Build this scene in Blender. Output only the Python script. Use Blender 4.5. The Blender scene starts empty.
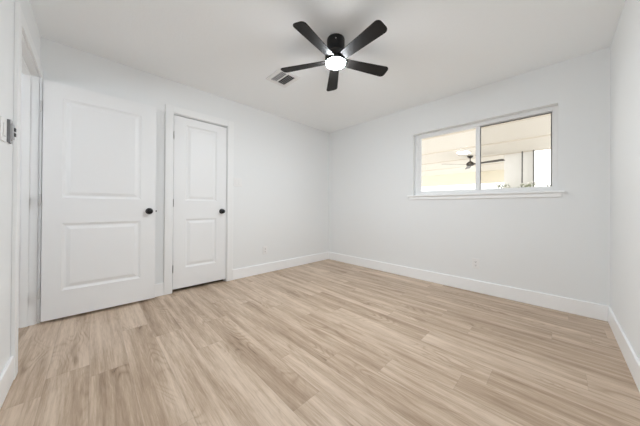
import bpy, bmesh, math, random
from mathutils import Vector, Matrix

sc = bpy.context.scene
PI = math.pi

# ------------------------------------------------------------------ camera
cd = bpy.data.cameras.new('camera')
cd.sensor_fit = 'HORIZONTAL'
cd.sensor_width = 36.0
cd.lens = 232.84 * 36.0 / 640.0
cd.shift_x = 0.0003
cd.shift_y = -6.65 / 640.0
cd.clip_start = 0.02
cam = bpy.data.objects.new('camera', cd)
sc.collection.objects.link(cam)
_yaw, _pitch, _roll = 0.79596, 0.0044, 0.00636
_F = Vector((-math.sin(_yaw) * math.cos(_pitch), math.cos(_yaw) * math.cos(_pitch), math.sin(_pitch)))
_R = Vector((math.cos(_yaw), math.sin(_yaw), 0.0))
_U = _R.cross(_F)
_R2 = _R * math.cos(_roll) + _U * math.sin(_roll)
_U2 = _U * math.cos(_roll) - _R * math.sin(_roll)
cam.matrix_world = Matrix(((_R2.x, _U2.x, -_F.x, 0.0), (_R2.y, _U2.y, -_F.y, 0.0),
                           (_R2.z, _U2.z, -_F.z, 0.995), (0, 0, 0, 1)))
sc.camera = cam

# ------------------------------------------------------------------ world: bright overcast daylight
w = bpy.data.worlds.new('world')
sc.world = w
w.use_nodes = True
w.node_tree.nodes['Background'].inputs['Color'].default_value = (0.97, 0.985, 1.0, 1)
w.node_tree.nodes['Background'].inputs['Strength'].default_value = 3.1

# ------------------------------------------------------------------ view and bounces
vs = sc.view_settings
vs.view_transform = 'Standard'
vs.look = 'None'
vs.gamma = 1.0
vs.use_curve_mapping = False
vs.exposure = 0.02
sc.cycles.diffuse_bounces = 16
sc.cycles.max_bounces = 20
sc.cycles.transparent_max_bounces = 12

LENS_STRENGTH = 400.0       # the room fan's lamp
PATIO_LAMP = 45.0           # the patio's square lamp
ADDED_HALL_LAMP = 46.0            # unseen hall lamp, added to brighten the open door

# ------------------------------------------------------------------ dimensions (metres)
H = 2.44
XL, XR = -3.096, 0.3256
YF, YB = -0.324, 3.279
TH = 0.115


# ------------------------------------------------------------------ materials
def srgb(r, g, b):
    def f(c):
        c /= 255.0
        return c / 12.92 if c <= 0.04045 else ((c + 0.055) / 1.055) ** 2.4
    return (f(r), f(g), f(b), 1.0)


def new_mat(name):
    m = bpy.data.materials.new(name)
    m.use_nodes = True
    return m, m.node_tree.nodes, m.node_tree.links, m.node_tree.nodes['Principled BSDF']


def paint(name, col, rough=0.5, metal=0.0, bump=0.0, scale=200.0, spec=0.5, vary=0.0):
    m, n, l, p = new_mat(name)
    p.inputs['Base Color'].default_value = col
    p.inputs['Roughness'].default_value = rough
    p.inputs['Metallic'].default_value = metal
    p.inputs['Specular IOR Level'].default_value = spec
    if bump or vary:
        tc = n.new('ShaderNodeTexCoord')
        t = n.new('ShaderNodeTexNoise')
        t.inputs['Scale'].default_value = scale
        t.inputs['Detail'].default_value = 4
        l.new(tc.outputs['Object'], t.inputs['Vector'])
        if bump:
            b = n.new('ShaderNodeBump')
            b.inputs['Strength'].default_value = bump
            b.inputs['Distance'].default_value = 0.002
            l.new(t.outputs['Fac'], b.inputs['Height'])
            l.new(b.outputs['Normal'], p.inputs['Normal'])
        if vary:
            mx = n.new('ShaderNodeMix')
            mx.data_type = 'RGBA'
            mx.inputs[6].default_value = col
            mx.inputs[7].default_value = (col[0] * (1 - vary), col[1] * (1 - vary), col[2] * (1 - vary), 1)
            l.new(t.outputs['Fac'], mx.inputs[0])
            l.new(mx.outputs[2], p.inputs['Base Color'])
    return m


def emit(name, col, strength):
    m, n, l, p = new_mat(name)
    p.inputs['Base Color'].default_value = (0.9, 0.9, 0.9, 1)
    p.inputs['Emission Color'].default_value = col
    p.inputs['Emission Strength'].default_value = strength
    return m


def glass(name, tint):
    m, n, l, p = new_mat(name)
    n.remove(p)
    out = n['Material Output']
    tr = n.new('ShaderNodeBsdfTransparent')
    tr.inputs['Color'].default_value = tint
    gl = n.new('ShaderNodeBsdfGlossy')
    gl.inputs['Roughness'].default_value = 0.02
    fr = n.new('ShaderNodeFresnel')
    fr.inputs['IOR'].default_value = 1.05
    mx = n.new('ShaderNodeMixShader')
    l.new(fr.outputs[0], mx.inputs[0])
    l.new(tr.outputs[0], mx.inputs[1])
    l.new(gl.outputs[0], mx.inputs[2])
    l.new(mx.outputs[0], out.inputs['Surface'])
    return m


def plank_material():
    m, n, l, p = new_mat('oak_plank')

    def math_node(op, a, b=None, c=None):
        q = n.new('ShaderNodeMath')
        q.operation = op
        for i, v in enumerate((a, b, c)):
            if v is None:
                continue
            if isinstance(v, (int, float)):
                q.inputs[i].default_value = v
            else:
                l.new(v, q.inputs[i])
        return q.outputs[0]

    uv = n.new('ShaderNodeUVMap')
    uv.uv_map = 'plank'
    tone = n.new('ShaderNodeAttribute'); tone.attribute_name = 'tone'
    seed = n.new('ShaderNodeAttribute'); seed.attribute_name = 'seed'
    leng = n.new('ShaderNodeAttribute'); leng.attribute_name = 'length'
    sx = n.new('ShaderNodeSeparateXYZ')
    l.new(uv.outputs[0], sx.inputs[0])
    u, v = sx.outputs[0], sx.outputs[1]
    zz = math_node('MULTIPLY', seed.outputs['Fac'], 61.7)

    def noise(su, sv, scale, detail, rough, dist=0.0):
        cb = n.new('ShaderNodeCombineXYZ')
        l.new(math_node('MULTIPLY', u, su), cb.inputs[0])
        l.new(math_node('MULTIPLY', v, sv), cb.inputs[1])
        l.new(zz, cb.inputs[2])
        t = n.new('ShaderNodeTexNoise')
        t.inputs['Scale'].default_value = scale
        t.inputs['Detail'].default_value = detail
        t.inputs['Roughness'].default_value = rough
        t.inputs['Distortion'].default_value = dist
        l.new(cb.outputs[0], t.inputs['Vector'])
        return t.outputs['Fac']

    broad = noise(0.5, 7.0, 2.2, 4, 0.65, 0.2)       # long soft streaks of heartwood
    fine = noise(1.4, 26.0, 5.0, 5, 0.75, 0.3)       # pores
    # cathedral rings: contour lines of a stretched noise
    ring_f = noise(1.0, 4.2, 1.7, 1, 0.4, 0.2)
    ring = math_node('PINGPONG', math_node('MULTIPLY', ring_f, 16.0), 0.5)
    ring = math_node('POWER', math_node('MULTIPLY', ring, 2.0), 2.5)
    mask = noise(1.3, 4.0, 1.6, 1, 0.5)
    mr = n.new('ShaderNodeMapRange')
    mr.inputs['From Min'].default_value = 0.50
    mr.inputs['From Max'].default_value = 0.68
    l.new(mask, mr.inputs['Value'])
    ring = math_node('MULTIPLY', ring, mr.outputs[0])

    a = math_node('MULTIPLY_ADD', broad, 1.0, -0.20)
    a = math_node('MULTIPLY_ADD', fine, 0.62, a)
    a = math_node('MULTIPLY_ADD', ring, 0.20, a)
    a = math_node('MULTIPLY_ADD', tone.outputs['Fac'], 0.10, a)
    cr = n.new('ShaderNodeValToRGB')
    e = cr.color_ramp.elements
    e[0].position = 0.22; e[0].color = srgb(223, 204, 185)
    e[1].position = 1.12; e[1].color = srgb(116, 94, 75)
    for pos, col in ((0.46, (208, 188, 168)), (0.66, (182, 160, 138)), (0.86, (156, 133, 111))):
        q = cr.color_ramp.elements.new(pos); q.color = srgb(*col)
    l.new(a, cr.inputs[0])
    # seams
    du = math_node('MINIMUM', u, math_node('SUBTRACT', leng.outputs['Fac'], u))
    dv = math_node('MINIMUM', v, math_node('SUBTRACT', 0.178, v))
    d = math_node('MINIMUM', du, dv)
    sm = n.new('ShaderNodeMapRange')
    sm.inputs['From Min'].default_value = 0.0006
    sm.inputs['From Max'].default_value = 0.0022
    sm.inputs['To Min'].default_value = 0.86
    sm.inputs['To Max'].default_value = 1.0
    l.new(d, sm.inputs['Value'])
    mul = n.new('ShaderNodeMix'); mul.data_type = 'RGBA'; mul.blend_type = 'MULTIPLY'
    mul.inputs[0].default_value = 1.0
    l.new(cr.outputs[0], mul.inputs[6])
    cc = n.new('ShaderNodeCombineColor')
    for i in range(3):
        l.new(sm.outputs[0], cc.inputs[i])
    l.new(cc.outputs[0], mul.inputs[7])
    l.new(mul.outputs[2], p.inputs['Base Color'])
    p.inputs['Roughness'].default_value = 0.42
    p.inputs['Specular IOR Level'].default_value = 0.45
    b = n.new('ShaderNodeBump')
    b.inputs['Strength'].default_value = 0.12
    b.inputs['Distance'].default_value = 0.0015
    l.new(math_node('MULTIPLY', fine, sm.outputs[0]), b.inputs['Height'])
    l.new(b.outputs['Normal'], p.inputs['Normal'])
    return m


M = {}
M['wall'] = paint('wall_paint', (0.845, 0.860, 0.868, 1), 0.7, bump=0.12, scale=160, spec=0.25)
M['ceiling'] = paint('ceiling_paint', (0.925, 0.945, 0.96, 1), 0.85, bump=0.5, scale=55, spec=0.15)
M['trim'] = paint('trim_paint', (0.945, 0.955, 0.965, 1), 0.35, spec=0.45)
M['casing'] = paint('casing_paint', (0.875, 0.885, 0.89, 1), 0.38, spec=0.45)
M['door'] = paint('door_paint', (0.86, 0.87, 0.88, 1), 0.4, bump=0.05, scale=90, spec=0.4)
M['floor'] = plank_material()
M['black'] = paint('black_metal', (0.008, 0.008, 0.009, 1), 0.32, 0.3)
M['fan_body'] = paint('matte_black_housing', (0.012, 0.012, 0.013, 1), 0.38, 0.2)
M['blade'] = paint('dark_walnut_blade', (0.014, 0.012, 0.011, 1), 0.6, bump=0.1, scale=60, spec=0.25)
M['lens'] = emit('lit_lens', (0.89, 0.95, 1.0, 1), LENS_STRENGTH)
M['vent'] = paint('vent_enamel', (0.84, 0.84, 0.84, 1), 0.4)
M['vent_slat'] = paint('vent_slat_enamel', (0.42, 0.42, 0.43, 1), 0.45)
M['dark'] = paint('duct_shade_paint', (0.02, 0.02, 0.02, 1), 0.9)  # near-black colour for the shade inside the vent
M['plate'] = paint('white_plastic', (0.86, 0.86, 0.86, 1), 0.35)
M['slot'] = paint('dark_slot', (0.05, 0.05, 0.05, 1), 0.6)
M['steel'] = paint('galvanised_steel', (0.55, 0.55, 0.56, 1), 0.38, 0.9)
M['steel_dark'] = paint('dull_steel_box', (0.24, 0.24, 0.25, 1), 0.5, 0.7)
M['hinge'] = paint('satin_nickel', (0.72, 0.72, 0.72, 1), 0.35, 0.6)
M['vinyl'] = paint('white_vinyl', (0.86, 0.865, 0.87, 1), 0.4)
M['gasket'] = paint('bronze_gasket', (0.09, 0.085, 0.08, 1), 0.5)
M['glass'] = glass('clear_glass', (0.97, 0.97, 0.96, 1))
M['glass_screen'] = glass('tinted_glass', (0.86, 0.855, 0.84, 1))
M['patio'] = paint('patio_cream_board', srgb(242, 237, 229), 0.7, vary=0.04, scale=3)
M['patio_seam'] = paint('patio_seam_strip', srgb(228, 219, 207), 0.7)
M['patio_beam'] = paint('patio_cream_beam', srgb(242, 236, 218), 0.7)
M['patio_white'] = paint('patio_white_render', (0.93, 0.93, 0.92, 1), 0.7)
M['concrete'] = paint('concrete', (0.62, 0.60, 0.57, 1), 0.85, bump=0.3, scale=30, vary=0.15)
M['bronze'] = paint('oil_rubbed_bronze', (0.045, 0.038, 0.032, 1), 0.4, 0.4)
M['post'] = paint('dark_grey_metal', (0.16, 0.16, 0.155, 1), 0.45, 0.3)
M['patio_lamp'] = emit('patio_lamp_lens', (1.0, 0.98, 0.94, 1), PATIO_LAMP)
M['leaf'] = paint('pale_leaf', (0.42, 0.46, 0.34, 1), 0.6, vary=0.3, scale=12)
M['petal'] = paint('white_petal', (0.85, 0.84, 0.80, 1), 0.6)
M['stem'] = paint('stem', (0.18, 0.14, 0.08, 1), 0.8)


# ------------------------------------------------------------------ helpers
def add_box(bm, x0, x1, y0, y1, z0, z1, mat=0):
    v = [bm.verts.new((x, y, z)) for x in (x0, x1) for y in (y0, y1) for z in (z0, z1)]
    for f in ((0, 1, 3, 2), (4, 6, 7, 5), (0, 4, 5, 1), (2, 3, 7, 6), (0, 2, 6, 4), (1, 5, 7, 3)):
        bm.faces.new([v[i] for i in f]).material_index = mat
    return v


def add_lathe(bm, prof, seg=32, axis='Z', origin=(0, 0, 0), mat=0):
    """prof: (radius, height) pairs; closed with caps where the radius is 0."""
    o = Vector(origin)
    rings = []
    for r, h in prof:
        ring = []
        for k in range(1 if r < 1e-6 else seg):
            a = 2 * PI * k / seg
            c, s = r * math.cos(a), r * math.sin(a)
            p = {'Z': (c, s, h), 'X': (h, c, s), 'Y': (s, h, c)}[axis]
            ring.append(bm.verts.new(o + Vector(p)))
        rings.append(ring)
    for a, b in zip(rings, rings[1:]):
        for k in range(seg):
            k2 = (k + 1) % seg
            if len(a) == 1 and len(b) == 1:
                continue
            if len(a) == 1:
                f = (a[0], b[k2], b[k])
            elif len(b) == 1:
                f = (a[k], a[k2], b[0])
            else:
                f = (a[k], a[k2], b[k2], b[k])
            bm.faces.new(f).material_index = mat


def obj(name, bm, mats, parent=None, bevel=0.0, smooth=False, seg=2):
    bmesh.ops.recalc_face_normals(bm, faces=bm.faces)
    me = bpy.data.meshes.new(name)
    bm.to_mesh(me)
    bm.free()
    for m in (mats if isinstance(mats, (list, tuple)) else [mats]):
        me.materials.append(m)
    o = bpy.data.objects.new(name, me)
    sc.collection.objects.link(o)
    if parent is not None:
        o.parent = parent
    if bevel:
        b = o.modifiers.new('bevel', 'BEVEL')
        b.width = bevel
        b.segments = seg
        b.limit_method = 'ANGLE'
        b.angle_limit = math.radians(40)
    if smooth:
        for p in me.polygons:
            p.use_smooth = True
        try:
            me.set_sharp_from_angle(angle=math.radians(35))
        except Exception:
            pass
    return o


def boxes(name, lst, mats, parent=None, bevel=0.0):
    bm = bmesh.new()
    for b in lst:
        add_box(bm, *b)
    return obj(name, bm, mats, parent, bevel)


def thing(name, label, cat, loc=(0, 0, 0), rot=(0, 0, 0), group=None, kind=None):
    o = bpy.data.objects.new(name, None)
    o.empty_display_size = 0.1
    sc.collection.objects.link(o)
    o.location = loc
    o.rotation_euler = rot
    return tag(o, label, cat, group, kind)


def tag(o, label, cat, group=None, kind=None):
    o['label'] = label
    o['category'] = cat
    if group:
        o['group'] = group
    if kind:
        o['kind'] = kind
    return o


def struct(o, label, cat):
    return tag(o, label, cat, kind='structure')


def copy_tree(root, loc, rot, label):
    r = root.copy(); sc.collection.objects.link(r)
    r.location = loc; r.rotation_euler = rot; r['label'] = label
    for ch in list(root.children):
        c = ch.copy(); sc.collection.objects.link(c); c.parent = r
        for g in list(ch.children):
            d = g.copy(); sc.collection.objects.link(d); d.parent = c
    return r


# ------------------------------------------------------------------ floor of planks
def make_floor():
    W = 0.178
    Y0 = 1.065
    rng = random.Random(11)
    ymin, ymax = -1.45, YB + 0.0
    xmin, xmax = -3.95, XR
    fixed = {0: [(-1.05, 0.75)], -1: [(-2.49, 0.35), (-1.27, -0.35)], -2: [(-2.12, 0.62), (-0.9, -0.2)],
             -4: [(-3.36, 0.75), (-2.14, -0.55)], 4: [(-1.94, 0.7), (-0.72, -0.3)],
             1: [(-1.98, 0.15), (-0.76, -0.45)], 7: [(-0.75, 0.75)], 8: [(-1.25, 0.55)], 6: [(-0.5, 0.55)],
             -6: [(-1.9, 0.45)], -7: [(-2.05, 0.5)], 10: [(-0.95, 0.65)], 3: [(-1.5, -0.5)], -3: [(-1.75, -0.5)],
             -5: [(-1.2, -0.6)], 2: [(-1.62, -0.2)], 5: [(-1.1, -0.3)]}
    L = 1.22
    planks = []
    k0 = math.floor((ymin - Y0) / W)
    k1 = math.ceil((ymax - Y0) / W)
    for k in range(k0, k1):
        y0 = Y0 + k * W
        base = fixed[k][0][0] if k in fixed else rng.uniform(-1.2, 0.0)
        tones = {round(x, 3): t for x, t in fixed.get(k, [])}
        i0 = math.floor((xmin - base) / L)
        i1 = math.ceil((xmax - base) / L)
        for i in range(i0, i1):
            x0 = base + i * L
            t = tones.get(round(x0, 3), rng.uniform(-0.7, 0.65))
            planks.append((x0, y0, x0 + L, y0 + W, t, rng.random()))
    bm = bmesh.new()
    uvl = bm.loops.layers.uv.new('plank')
    lt = bm.faces.layers.float.new('tone')
    ls = bm.faces.layers.float.new('seed')
    ll = bm.faces.layers.float.new('length')
    for x0, y0, x1, y1, t, s in planks:
        cx0, cx1 = max(x0, xmin), min(x1, xmax)
        cy0, cy1 = max(y0, ymin), min(y1, ymax)
        if cx1 - cx0 < 1e-4 or cy1 - cy0 < 1e-4:
            continue
        vs_ = [bm.verts.new((x, y, 0)) for x, y in ((cx0, cy0), (cx1, cy0), (cx1, cy1), (cx0, cy1))]
        f = bm.faces.new(vs_)
        for lp in f.loops:
            lp[uvl].uv = (lp.vert.co.x - x0, lp.vert.co.y - y0)
        f[lt], f[ls], f[ll] = t, s, x1 - x0
    add_box(bm, xmin, xmax, ymin, ymax, -0.10, -0.002)
    return obj('floor', bm, M['floor'])


struct(make_floor(), 'light oak plank floor running across the empty room', 'floor')

# ------------------------------------------------------------------ ceiling and walls
struct(boxes('ceiling', [(XL, XR, YF, YB, H, H + 0.1)], M['ceiling']), 'white textured ceiling above the room', 'ceiling')

# closet opening in the left wall; doorway in the front wall; window opening in the back wall
CY0, CY1, CZ = 0.668, 1.286, 2.062          # closet door opening
DX0, DX1, DZ = -3.055, -2.250, 2.075        # doorway
WX0, WX1, WZ0, WZ1 = -1.450, 0.002, 1.174, 2.044

JT = 0.018
struct(boxes('wall_left', [
    (XL - TH, XL, YF - TH, CY0 - JT, 0, H), (XL - TH, XL, CY1 + JT, YB + 0.18, 0, H),
    (XL - TH, XL, CY0 - JT, CY1 + JT, CZ + JT, H)], M['wall']), 'white wall with the closet door', 'wall')
struct(boxes('wall_back', [
    (XL, WX0, YB, YB + 0.18, 0, H), (WX1, XR, YB, YB + 0.18, 0, H),
    (WX0, WX1, YB, YB + 0.18, 0, WZ0 - 0.018), (WX0, WX1, YB, YB + 0.18, WZ1, H)], M['wall']),
    'white wall with the sliding window', 'wall')
struct(boxes('wall_right', [(XR, XR + TH, -1.45, YB + 0.18, 0, H)], M['wall']), 'plain white wall at the right edge', 'wall')
struct(boxes('wall_front', [
    (XL, DX0 - JT, YF - TH, YF, 0, H), (DX1 + JT, XR, YF - TH, YF, 0, H),
    (DX0 - JT, DX1 + JT, YF - TH, YF, DZ + JT, H)], M['wall']), 'white wall with the open doorway at the left edge', 'wall')

# hall beyond the doorway and closet behind the closet door
struct(boxes('wall_hall', [(-3.95, XR, -1.55, -1.45, 0, H), (-4.05, -3.95, -1.55, YF - TH, 0, H),
                           (-3.95, XL - TH, YF - TH, YF - TH + 0.1, 0, H)], M['wall']),
       'white hall wall beyond the doorway', 'wall')
struct(boxes('ceiling_hall', [(-4.05, XR + TH, -1.55, YF - TH, H, H + 0.1)], M['ceiling']), 'hall ceiling beyond the doorway', 'ceiling')
struct(boxes('wall_closet', [(-3.95, -3.85, 0.3, 1.7, 0, H), (-3.85, XL - TH, 0.3, 0.4, 0, H),
                             (-3.85, XL - TH, 1.6, 1.7, 0, H), (-3.95, XL - TH, 0.3, 1.7, H, H + 0.1)], M['wall']),
       'closet walls behind the closed closet door', 'wall')

hl = thing('added_hall_lamp', 'unseen white wall lamp added in the hall to brighten the open door', 'wall lamp', (-1.75, -1.45, 1.80))  # lamp added out of view so the open door gets more light
boxes('back_plate', [(-0.06, 0.06, 0, 0.02, -0.10, 0.10)], paint('added_lamp_metal', (0.7, 0.7, 0.7, 1), 0.35, 0.6), hl, 0.004)
bm = bmesh.new()
add_lathe(bm, [(0, -0.12), (0.05, -0.12), (0.062, -0.10), (0.062, 0.10), (0.05, 0.12), (0, 0.12)], 32, 'Z', (0, 0.085, 0))
obj('added_lamp_shade', bm, emit('added_hall_lens', (0.95, 0.97, 1.0, 1), ADDED_HALL_LAMP), hl, smooth=True)

# ------------------------------------------------------------------ door frames (jamb, stops, casing)
CW, CT = 0.080, 0.018


def frame_closet():
    bm = bmesh.new()
    x0, x1 = XL - TH, XL
    add_box(bm, x0, x1, CY0 - JT, CY0, 0, CZ + JT)
    add_box(bm, x0, x1, CY1, CY1 + JT, 0, CZ + JT)
    add_box(bm, x0, x1, CY0, CY1, CZ, CZ + JT)
    # stops behind the leaf
    add_box(bm, x0 + 0.02, XL - 0.05, CY0, CY0 + 0.012, 0, CZ)
    add_box(bm, x0 + 0.02, XL - 0.05, CY1 - 0.012, CY1, 0, CZ)
    add_box(bm, x0 + 0.02, XL - 0.05, CY0, CY1, CZ - 0.012, CZ)
    return obj('trim_1', bm, M['casing'])


def casing_profile(bm, pts):
    """pts: list of 8 boxes"""
    for b in pts:
        add_box(bm, *b)


t1 = struct(frame_closet(), 'white jamb around the closet door', 'door frame')
r = 0.006
boxes('casing', [(XL, XL + CT, CY0 - r - CW, CY0 - r, 0, CZ + r + CW), (XL, XL + CT, CY1 + r, CY1 + r + CW, 0, CZ + r + CW),
                 (XL, XL + CT, CY0 - r, CY1 + r, CZ + r, CZ + r + CW)], M['casing'], t1, 0.004)

bm = bmesh.new()
y0, y1 = YF - TH, YF
add_box(bm, DX0 - JT, DX0, y0, y1, 0, DZ + JT)
add_box(bm, DX1, DX1 + JT, y0, y1, 0, DZ + JT)
add_box(bm, DX0, DX1, y0, y1, DZ, DZ + JT)
add_box(bm, DX0, DX0 + 0.011, y0 + 0.03, y1 - 0.045, 0, DZ)
add_box(bm, DX1 - 0.011, DX1, y0 + 0.03, y1 - 0.045, 0, DZ)
add_box(bm, DX0 + 0.011, DX1 - 0.011, y0 + 0.03, y1 - 0.045, DZ - 0.011, DZ)
t2 = struct(obj('trim_2', bm, M['casing'], bevel=0.0015), 'white jamb of the open doorway', 'door frame')
boxes('casing', [(DX1 + r, DX1 + r + CW, YF, YF + CT, 0, DZ + r + CW), (XL, DX1 + r, YF, YF + CT, DZ + r, DZ + r + CW),
                 (XL, DX0 - r, YF, YF + CT, 0, DZ + r)], M['casing'], t2, 0.004)

# ------------------------------------------------------------------ baseboards
BH, BT = 0.14, 0.014


def base(name, lst, label):
    bm = bmesh.new()
    for b in lst:
        add_box(bm, *b)
    return struct(obj(name, bm, M['trim'], bevel=0.004), label, 'baseboard')


base('baseboard_left', [(XL, XL + BT, CY1 + r + CW, YB, 0, BH), (XL, XL + BT, YF + CT, CY0 - r - CW, 0, BH)],
     'white baseboard along the closet door wall')
base('baseboard_back', [(XL + BT, XR - BT, YB - BT, YB, 0, BH)], 'white baseboard under the window')
base('baseboard_right', [(XR - BT, XR, YF + BT, YB, 0, BH)], 'white baseboard along the right wall')
base('baseboard_front', [(DX1 + r + CW, XR - BT, YF, YF + BT, 0, BH)], 'white baseboard beside the doorway')


# ------------------------------------------------------------------ moulded two panel doors
def door_leaf(width, height, thick, panels):
    """Leaf in local space: x along the width from the hinge, y thickness (0..thick), z up. Front face at y=0, facing -y."""
    bm = bmesh.new()
    xs = [0.0, panels[0][0], panels[0][1], width]
    zs = [0.0] + [z for p in panels for z in p[2:]] + [height]
    for side in (0, 1):
        yy = lambda d: (d if side == 0 else thick - d)

        def q(a, b, c, d):
            bm.faces.new([bm.verts.new(p) for p in (a, b, c, d)])
        for i in range(3):
            for j in range(len(zs) - 1):
                X0, X1, Z0, Z1 = xs[i], xs[i + 1], zs[j], zs[j + 1]
                if i == 1 and j % 2 == 1:
                    prev = (X0, X1, Z0, Z1, 0.0)
                    for ins, dep in ((0.004, 0.003), (0.018, 0.0095), (0.026, 0.0095), (0.052, 0.002)):
                        cur = (X0 + ins, X1 - ins, Z0 + ins, Z1 - ins, dep)
                        a, b = prev, cur
                        ca = [(a[0], yy(a[4]), a[2]), (a[1], yy(a[4]), a[2]), (a[1], yy(a[4]), a[3]), (a[0], yy(a[4]), a[3])]
                        cb = [(b[0], yy(b[4]), b[2]), (b[1], yy(b[4]), b[2]), (b[1], yy(b[4]), b[3]), (b[0], yy(b[4]), b[3])]
                        for e in range(4):
                            q(ca[e], ca[(e + 1) % 4], cb[(e + 1) % 4], cb[e])
                        prev = cur
                    q(*cb)
                else:
                    q((X0, yy(0), Z0), (X1, yy(0), Z0), (X1, yy(0), Z1), (X0, yy(0), Z1))
    # edges
    for X in (0.0, width):
        for j in range(len(zs) - 1):
            bm.faces.new([bm.verts.new(p) for p in ((X, 0, zs[j]), (X, thick, zs[j]), (X, thick, zs[j + 1]), (X, 0, zs[j + 1]))])
    for Z in (0.0, height):
        for i in range(3):
            bm.faces.new([bm.verts.new(p) for p in ((xs[i], 0, Z), (xs[i + 1], 0, Z), (xs[i + 1], thick, Z), (xs[i], thick, Z))])
    bmesh.ops.remove_doubles(bm, verts=bm.verts, dist=1e-5)
    return bm


def knob(parent, x, z, y, out):
    """round knob and rose on the leaf's face at local y, pointing to +y*out"""
    bm = bmesh.new()
    add_lathe(bm, [(0, 0), (0.032, 0), (0.033, 0.004 * out), (0.028, 0.009 * out), (0.013, 0.011 * out),
                   (0.0115, 0.022 * out)], 28, 'Y', (x, y, z))
    obj('rosette', bm, M['black'], parent, smooth=True)
    bm = bmesh.new()
    add_lathe(bm, [(0.0115, 0.020 * out), (0.016, 0.024 * out), (0.0255, 0.031 * out), (0.0285, 0.040 * out), (0.0265, 0.048 * out),
                   (0.018, 0.054 * out), (0, 0.055 * out)], 28, 'Y', (x, y, z))
    obj('knob', bm, M['black'], parent, smooth=True)


def hinge(parent, x, y, z):
    bm = bmesh.new()
    add_lathe(bm, [(0, -0.048), (0.004, -0.047), (0.0065, -0.044), (0.0065, 0.044), (0.004, 0.047), (0, 0.048)], 14, 'Z', (x, y, z))
    add_box(bm, x - 0.002, x + 0.0, y - 0.03, y, z - 0.042, z + 0.042)
    obj('hinge', bm, M['hinge'], parent, smooth=True)


# the open door: leaf swung back in front of the left wall, hinged at the doorway's far jamb
D1W = 0.784
d1 = door_leaf(D1W, 2.03, 0.035, [(0.112, D1W - 0.126, 0.235, 0.818), (0.112, D1W - 0.126, 1.04, 1.905)])
d1 = obj('door_1', d1, M['door'])
struct(d1, 'white two panel door standing open against the left wall', 'door')
d1.location = (-3.012, -0.298, 0.024)
d1.rotation_euler = (0, 0, math.radians(90 - 1.2))
knob(d1, D1W - 0.055, 0.92, 0.0, -1)
knob(d1, D1W - 0.055, 0.92, 0.035, 1)
boxes('latch', [(D1W, D1W + 0.011, 0.010, 0.024, 0.912, 0.928)], M['black'], d1)
for z in (0.24, 1.02, 1.80):
    hinge(d1, -0.012, 0.003, z)

# the closet door, closed
D2W = CY1 - CY0 - 0.007
d2 = obj('door_2', door_leaf(D2W, 2.016, 0.035, [(0.125, D2W - 0.125, 0.235, 0.81), (0.125, D2W - 0.125, 1.03, 1.93)]), M['door'])
struct(d2, 'narrow white two panel closet door, closed, with a black knob', 'door')
d2.location = (XL - 0.004, CY0 + 0.003, 0.036)
d2.rotation_euler = (0, 0, PI / 2)
knob(d2, D2W - 0.058, 0.90, 0.0, -1)
for z in (0.24, 1.0, 1.78):
    hinge(d2, -0.001, -0.006, z)

# ------------------------------------------------------------------ window
win = thing('window_1', 'white horizontal sliding window in the back wall', 'window', kind='structure')
FY0, FY1 = YB + 0.082, YB + 0.152
fw = 0.040
gx0, gx1, gz0, gz1 = WX0 + fw, WX1 - fw, WZ0 + 0.010 + fw, WZ1 - 0.044
boxes('window_frame', [(WX0, gx0, FY0, FY1, WZ0, WZ1), (gx1, WX1, FY0, FY1, WZ0, WZ1),
                       (gx0, gx1, FY0, FY1, WZ0, gz0), (gx0, gx1, FY0, FY1, gz1, WZ1)], M['vinyl'], win, 0.003)
MX = -0.685                       # meeting stile


def sash(x0, x1, y0, y1, sw0, sw1, st, name, pane_mat):
    o = boxes(name, [(x0, x0 + sw0, y0, y1, gz0, gz1), (x1 - sw1, x1, y0, y1, gz0, gz1),
                     (x0 + sw0, x1 - sw1, y0, y1, gz0, gz0 + st), (x0 + sw0, x1 - sw1, y0, y1, gz1 - st, gz1)],
              M['vinyl'], win, 0.002)
    ym = (y0 + y1) / 2
    boxes('pane', [(x0 + sw0, x1 - sw1, ym - 0.002, ym + 0.002, gz0 + st, gz1 - st)], pane_mat, o)
    return o


sash(gx0, MX + 0.022, FY0 + 0.008, FY0 + 0.034, 0.040, 0.044, 0.010, 'sash', M['glass'])
s2 = sash(MX - 0.020, gx1, FY0 + 0.036, FY0 + 0.060, 0.042, 0.006, 0.006, 'sash', M['glass_screen'])
s2['label'] = 'fixed right sash with a dark gasket line'
g0, g1, gy = MX + 0.0225, gx1 - 0.006, FY0 + 0.030
boxes('gasket', [(g0, g0 + 0.006, gy, gy + 0.006, gz0 + 0.006, gz1 - 0.006), (g1 - 0.006, g1, gy, gy + 0.006, gz0 + 0.006, gz1 - 0.006),
                 (g0, g1, gy, gy + 0.006, gz1 - 0.014, gz1 - 0.006)], M['gasket'], s2)
boxes('window_sill', [(WX0, WX1, YB - 0.036, FY0, WZ0 - 0.018, WZ0), (WX0 - 0.065, WX0, YB - 0.036, YB, WZ0 - 0.018, WZ0),
                      (WX1, WX1 + 0.045, YB - 0.036, YB, WZ0 - 0.018, WZ0)], M['trim'], win, 0.003)
boxes('window_apron', [(WX0 - 0.045, WX1 + 0.025, YB - 0.014, YB, WZ0 - 0.062, WZ0 - 0.018)], M['trim'], win, 0.003)


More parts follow.
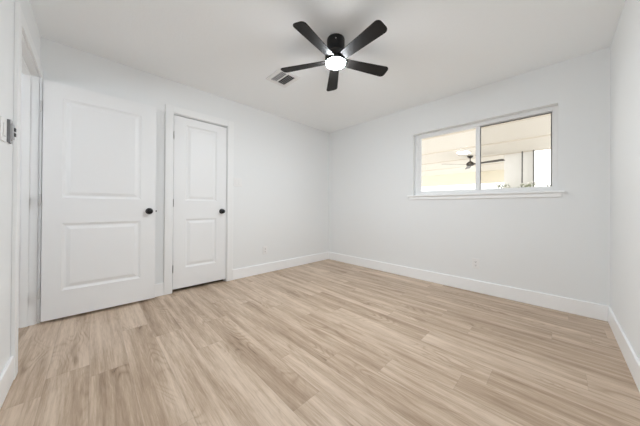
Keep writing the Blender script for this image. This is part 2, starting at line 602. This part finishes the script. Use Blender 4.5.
# ------------------------------------------------------------------ ceiling fan in the room
def blade_bm(r0, r1, w0, w1, t, tilt, ang, z, corner):
    """one blade along local +x, tilted about its own axis, turned by ang"""
    n = 8
    top = []
    pts = [(r0, -w0 / 2)]
    for k in range(n + 1):
        a = -PI / 2 + k * (PI / 2) / n
        pts.append((r1 - corner + corner * math.cos(a), -w1 / 2 + corner + corner * math.sin(a)))
    for k in range(n + 1):
        a = k * (PI / 2) / n
        pts.append((r1 - corner + corner * math.cos(a), w1 / 2 - corner + corner * math.sin(a)))
    pts.append((r0, w0 / 2))
    m = Matrix.Rotation(ang, 4, 'Z') @ Matrix.Translation((0, 0, z)) @ Matrix.Rotation(tilt, 4, 'X')
    bm = bmesh.new()
    up = [bm.verts.new(m @ Vector((x, y, t / 2))) for x, y in pts]
    dn = [bm.verts.new(m @ Vector((x, y, -t / 2))) for x, y in pts]
    bm.faces.new(up)
    bm.faces.new(list(reversed(dn)))
    for i in range(len(pts)):
        j = (i + 1) % len(pts)
        bm.faces.new((up[i], dn[i], dn[j], up[j]))
    return bm


FX, FY_ = -1.338, 1.490
fan = thing('ceiling_fan', 'black five blade flush mount ceiling fan with a lit round lamp', 'ceiling fan', (FX, FY_, H))
bm = bmesh.new()
add_lathe(bm, [(0, 0), (0.074, 0), (0.076, -0.006), (0.076, -0.062), (0.068, -0.082), (0.052, -0.094), (0.050, -0.118), (0, -0.118)], 40)
obj('canopy', bm, M['fan_body'], fan, smooth=True)
bm = bmesh.new()
add_lathe(bm, [(0, -0.112), (0.060, -0.114), (0.086, -0.126), (0.093, -0.142), (0.093, -0.176), (0, -0.178)], 40)
obj('motor_housing', bm, M['fan_body'], fan, smooth=True)
bm = bmesh.new()
add_lathe(bm, [(0, -0.176), (0.086, -0.176), (0.088, -0.180), (0.088, -0.200), (0.085, -0.203), (0, -0.203)], 40)
obj('lamp_ring', bm, M['fan_body'], fan, smooth=True)
bm = bmesh.new()
add_lathe(bm, [(0, -0.201), (0.0845, -0.201), (0.083, -0.208), (0.077, -0.215), (0.064, -0.222), (0.040, -0.227), (0, -0.229)], 40)
obj('lamp_lens', bm, M['lens'], fan, smooth=True)
for k in range(5):
    a = math.radians(-7.5 + 72 * k)
    b = obj('blade', blade_bm(0.085, 0.507, 0.082, 0.118, 0.006, math.radians(-13), a, -0.184, 0.034), M['blade'], fan, 0.0015)
    boxes('blade_bracket', [(0.07, 0.15, -0.024, 0.024, 0.003, 0.008)], M['fan_body'], b).matrix_local = (
        Matrix.Rotation(a, 4, 'Z') @ Matrix.Translation((0, 0, -0.184)) @ Matrix.Rotation(math.radians(-13), 4, 'X'))
bm = bmesh.new()
add_lathe(bm, [(0, 0), (0.005, 0.0), (0.005, 0.003), (0.003, 0.0045), (0, 0.005)], 12, 'X', (0.076, 0, -0.040))
sc_ = obj('screw', bm, M['steel'], fan, smooth=True)
sc_.rotation_euler = (0, 0, math.radians(-48))

# ------------------------------------------------------------------ ceiling register
vx0, vx1, vy0, vy1 = -2.300, -2.005, 1.385, 1.650
vent = thing('ceiling_vent', 'white two way ceiling air vent beside the fan', 'air vent', ((vx0 + vx1) / 2, (vy0 + vy1) / 2, H))
hx, hy = (vx1 - vx0) / 2, (vy1 - vy0) / 2
ox, oy = hx - 0.042, hy - 0.040
boxes('vent_frame', [(-hx, -ox, -hy, hy, -0.010, 0), (ox, hx, -hy, hy, -0.010, 0), (-ox, ox, -hy, -oy, -0.010, 0),
                     (-ox, ox, oy, hy, -0.010, 0), (-ox, ox, -0.022, -0.004, -0.010, 0)], M['vent'], vent, 0.002)
boxes('painted_duct_shade', [(-ox, ox, -oy, oy, -0.0015, -0.0005)], M['dark'], vent)  # flat dark sheet behind the slats, the duct's shade put in as colour
for k in range(9):
    yc = -oy + 0.008 + k * (2 * oy - 0.016) / 8
    if -0.028 < yc < 0.002:
        continue
    s_ = boxes('slat', [(-ox, ox, -0.0065, 0.0065, -0.0005, 0.0005)], M['vent_slat'], vent)
    s_.location = (0, yc, -0.007)
    s_.rotation_euler = (math.radians(28 if yc > 0 else -28), 0, 0)
boxes('damper_lever', [(-ox + 0.012, -ox + 0.018, -0.062, -0.030, -0.018, -0.010)], M['vent'], vent)


# ------------------------------------------------------------------ switches and outlets (local: x right, y out of the wall, z up)
def cover(parent, wd, ht):
    boxes('cover_plate', [(-wd / 2, wd / 2, 0, 0.006, -ht / 2, ht / 2)], M['plate'], parent, 0.003)


def outlet(loc, rot, label):
    t = thing('wall_outlet', label, 'outlet', loc, (0, 0, rot))
    cover(t, 0.073, 0.118)
    for dz in (-0.0205, 0.0205):
        bm = bmesh.new()
        add_box(bm, -0.017, 0.017, 0.006, 0.0085, dz - 0.0145, dz + 0.0145)
        o = obj('receptacle', bm, M['plate'], t, 0.003)
        boxes('slot', [(-0.0075, -0.0055, 0.0083, 0.0089, dz - 0.002, dz + 0.008), (0.0055, 0.0075, 0.0083, 0.0089, dz - 0.002, dz + 0.008),
                       (-0.003, 0.003, 0.0083, 0.0089, dz - 0.0105, dz - 0.005)], M['slot'], o)
    bm = bmesh.new()
    add_lathe(bm, [(0, 0.006), (0.004, 0.006), (0.004, 0.0072), (0, 0.0078)], 12, 'Y')
    obj('screw', bm, M['plate'], t)
    return t


outlet((XL, 1.876, 0.345), -PI / 2, 'white wall outlet low on the left wall right of the closet door')
outlet((-0.682, YB, 0.338), PI, 'white wall outlet low on the wall under the window')

sw = thing('light_switch', 'white double light switch right of the closet door', 'light switch', (XL, 1.440, 1.335), (0, 0, -PI / 2))
cover(sw, 0.118, 0.118)
for dx in (-0.023, 0.023):
    boxes('rocker', [(dx - 0.0165, dx + 0.0165, 0.006, 0.0095, -0.033, 0.033)], M['plate'], sw, 0.002)

# by the doorway: a white plate, and a switch whose cover has been taken off
sw1 = thing('light_switch', 'white light switch plate at the left edge of the photo', 'light switch', (-1.945, YF, 1.376))
cover(sw1, 0.076, 0.118)
boxes('rocker', [(-0.0165, 0.0165, 0.006, 0.011, -0.033, 0.033)], M['plate'], sw1, 0.002)
sw2 = thing('switch_without_cover', 'bare metal switch without its cover beside the doorway casing', 'light switch', (-2.065, YF, 1.392))
boxes('metal_box', [(-0.034, 0.030, 0.0, 0.010, -0.060, 0.060)], M['steel_dark'], sw2, 0.001)
boxes('yoke', [(-0.026, 0.022, 0.010, 0.0115, -0.063, 0.063)], M['steel'], sw2, 0.0006)
boxes('switch_body', [(-0.017, 0.017, 0.0115, 0.020, -0.040, 0.040)], M['steel'], sw2, 0.002)
for dz in (0.014, -0.014):
    boxes('toggle', [(-0.014, 0.006, 0.020, 0.025, dz - 0.009, dz + 0.009)], M['slot'], sw2, 0.001)
for dz in (0.045, -0.045):
    bm = bmesh.new()
    add_lathe(bm, [(0, 0.0095), (0.005, 0.0095), (0.005, 0.012), (0, 0.013)], 12, 'Y', (0, 0, dz))
    obj('screw', bm, M['slot'], sw2)

# ------------------------------------------------------------------ covered patio beyond the window
PX0, PX1, PY0, PY1 = -7.5, 2.6, YB + 0.18, 10.95
struct(boxes('patio_floor', [(PX0 - 6, PX1 + 6, PY0, 22, -0.20, -0.08)], M['concrete']), 'concrete patio floor outside the window', 'floor')
pc = struct(boxes('patio_ceiling', [(PX0, -1.0, PY0, PY1, 2.44, 2.60), (-1.0, PX1, PY0, 7.85, 2.44, 2.60)], M['patio']), 'cream boarded patio ceiling seen through the window', 'ceiling')
for yy in (4.97, 6.37, 7.80, 9.20):
    boxes('seam_strip', [(PX0, PX1 if yy < 7.9 else -1.0, yy - 0.03, yy + 0.03, 2.425, 2.44)], M['patio_seam'], pc)
struct(boxes('trim_3', [(PX0, -1.0, PY1, PY1 + 0.2, 1.985, 2.60)], M['patio_beam']), 'cream beam at the far edge of the patio ceiling', 'beam')
struct(boxes('patio_wall', [(-1.00, -0.42, 7.85, 8.0, -0.08, 2.44)], M['patio_white']), 'white patio wall seen at the right of the window', 'wall')
for i, (px, py) in enumerate(((-0.625, 7.74), (-0.415, 7.76))):
    tag(boxes('patio_post', [(px - 0.013, px + 0.013, py - 0.013, py + 0.013, -0.08, 2.44)], M['post'], None, 0.003),
        ('thin dark metal post outside the window, left of a pair' if i == 0 else 'thin dark metal post outside the window, right of a pair'),
        'post', 'dark posts on the patio')

pl = thing('patio_light', 'lit square ceiling light on the patio ceiling above the outdoor fan', 'ceiling light', (-1.69, 6.80, 2.44))
boxes('light_frame', [(-0.13, 0.13, -0.16, 0.16, -0.02, 0)], M['vent'], pl, 0.004)
boxes('light_diffuser', [(-0.115, 0.115, -0.145, 0.145, -0.024, -0.018)], M['patio_lamp'], pl)

pf = thing('patio_fan', 'dark bronze three blade fan hanging from the patio ceiling outside', 'ceiling fan', (-1.69, 7.45, 2.44))
bm = bmesh.new()
add_lathe(bm, [(0, 0), (0.075, 0), (0.07, -0.03), (0.03, -0.06), (0, -0.062)], 28)
obj('canopy', bm, M['bronze'], pf, smooth=True)
bm = bmesh.new()
add_lathe(bm, [(0, -0.05), (0.013, -0.05), (0.013, -0.16), (0, -0.16)], 16)
obj('downrod', bm, M['bronze'], pf, smooth=True)
bm = bmesh.new()
add_lathe(bm, [(0, -0.15), (0.03, -0.15), (0.075, -0.185), (0.095, -0.215), (0.095, -0.255), (0.06, -0.275), (0, -0.28)], 28)
obj('motor_housing', bm, M['bronze'], pf, smooth=True)
for k in range(3):
    obj('blade', blade_bm(0.08, 0.78, 0.10, 0.14, 0.008, math.radians(-11), math.radians(-12 + 120 * k), -0.235, 0.03), M['bronze'], pf)


def shrub(x, y, h, label, seed):
    rng = random.Random(seed)
    t = thing('flowering_shrub', label, 'shrub', (x, y, -0.08), group=None)
    bm = bmesh.new()
    for k in range(7):
        a = 2 * PI * k / 7
        tip = Vector((0.16 * math.cos(a), 0.16 * math.sin(a), h * (0.85 + 0.1 * rng.random())))
        prev = None
        for i in range(5):
            f_ = i / 4
            c = Vector((tip.x * f_ ** 1.5, tip.y * f_ ** 1.5, tip.z * f_))
            rr = 0.012 * (1 - 0.7 * f_)
            ring = [bm.verts.new(c + Vector((rr * math.cos(b * PI / 2), rr * math.sin(b * PI / 2), 0))) for b in range(4)]
            if prev:
                for b in range(4):
                    bm.faces.new((prev[b], prev[(b + 1) % 4], ring[(b + 1) % 4], ring[b]))
            prev = ring
    obj('stem', bm, M['stem'], t)
    lf, fl = bmesh.new(), bmesh.new()
    for k in range(420):
        z = h * (0.25 + 0.75 * rng.random() ** 0.8)
        rad = 0.24 * math.sqrt(rng.random()) * (1.05 - 0.45 * z / h)
        a = rng.random() * 2 * PI
        c = Vector((rad * math.cos(a), rad * math.sin(a), z))
        d = Vector((rng.gauss(0, 1), rng.gauss(0, 1), rng.gauss(0.3, 0.8))).normalized()
        s_ = d.cross(Vector((rng.gauss(0, 1), rng.gauss(0, 1), rng.gauss(0, 1)))).normalized()
        L_, W_ = 0.05 + 0.03 * rng.random(), 0.014 + 0.008 * rng.random()
        n_ = d.cross(s_) * 0.006
        lf.faces.new([lf.verts.new(p) for p in (c - d * L_ / 2, c + s_ * W_ + n_, c + d * L_ / 2, c - s_ * W_ + n_)])
        if k % 6 == 0 and z > 0.6 * h:
            c2 = c * 1.0 + Vector((0, 0, 0.03))
            bmesh.ops.create_icosphere(fl, subdivisions=1, radius=0.022, matrix=Matrix.Translation(c2))
    obj('foliage', lf, M['leaf'], t)
    obj('blossom', fl, M['petal'], t)
    return t


shrub(-0.98, 7.50, 1.70, 'pale flowering shrub at the foot of the left patio post', 3)
shrub(-0.50, 7.30, 1.66, 'pale flowering shrub between the two patio posts', 5)
shrub(-0.02, 7.50, 1.60, 'pale flowering shrub before the white patio wall', 8)
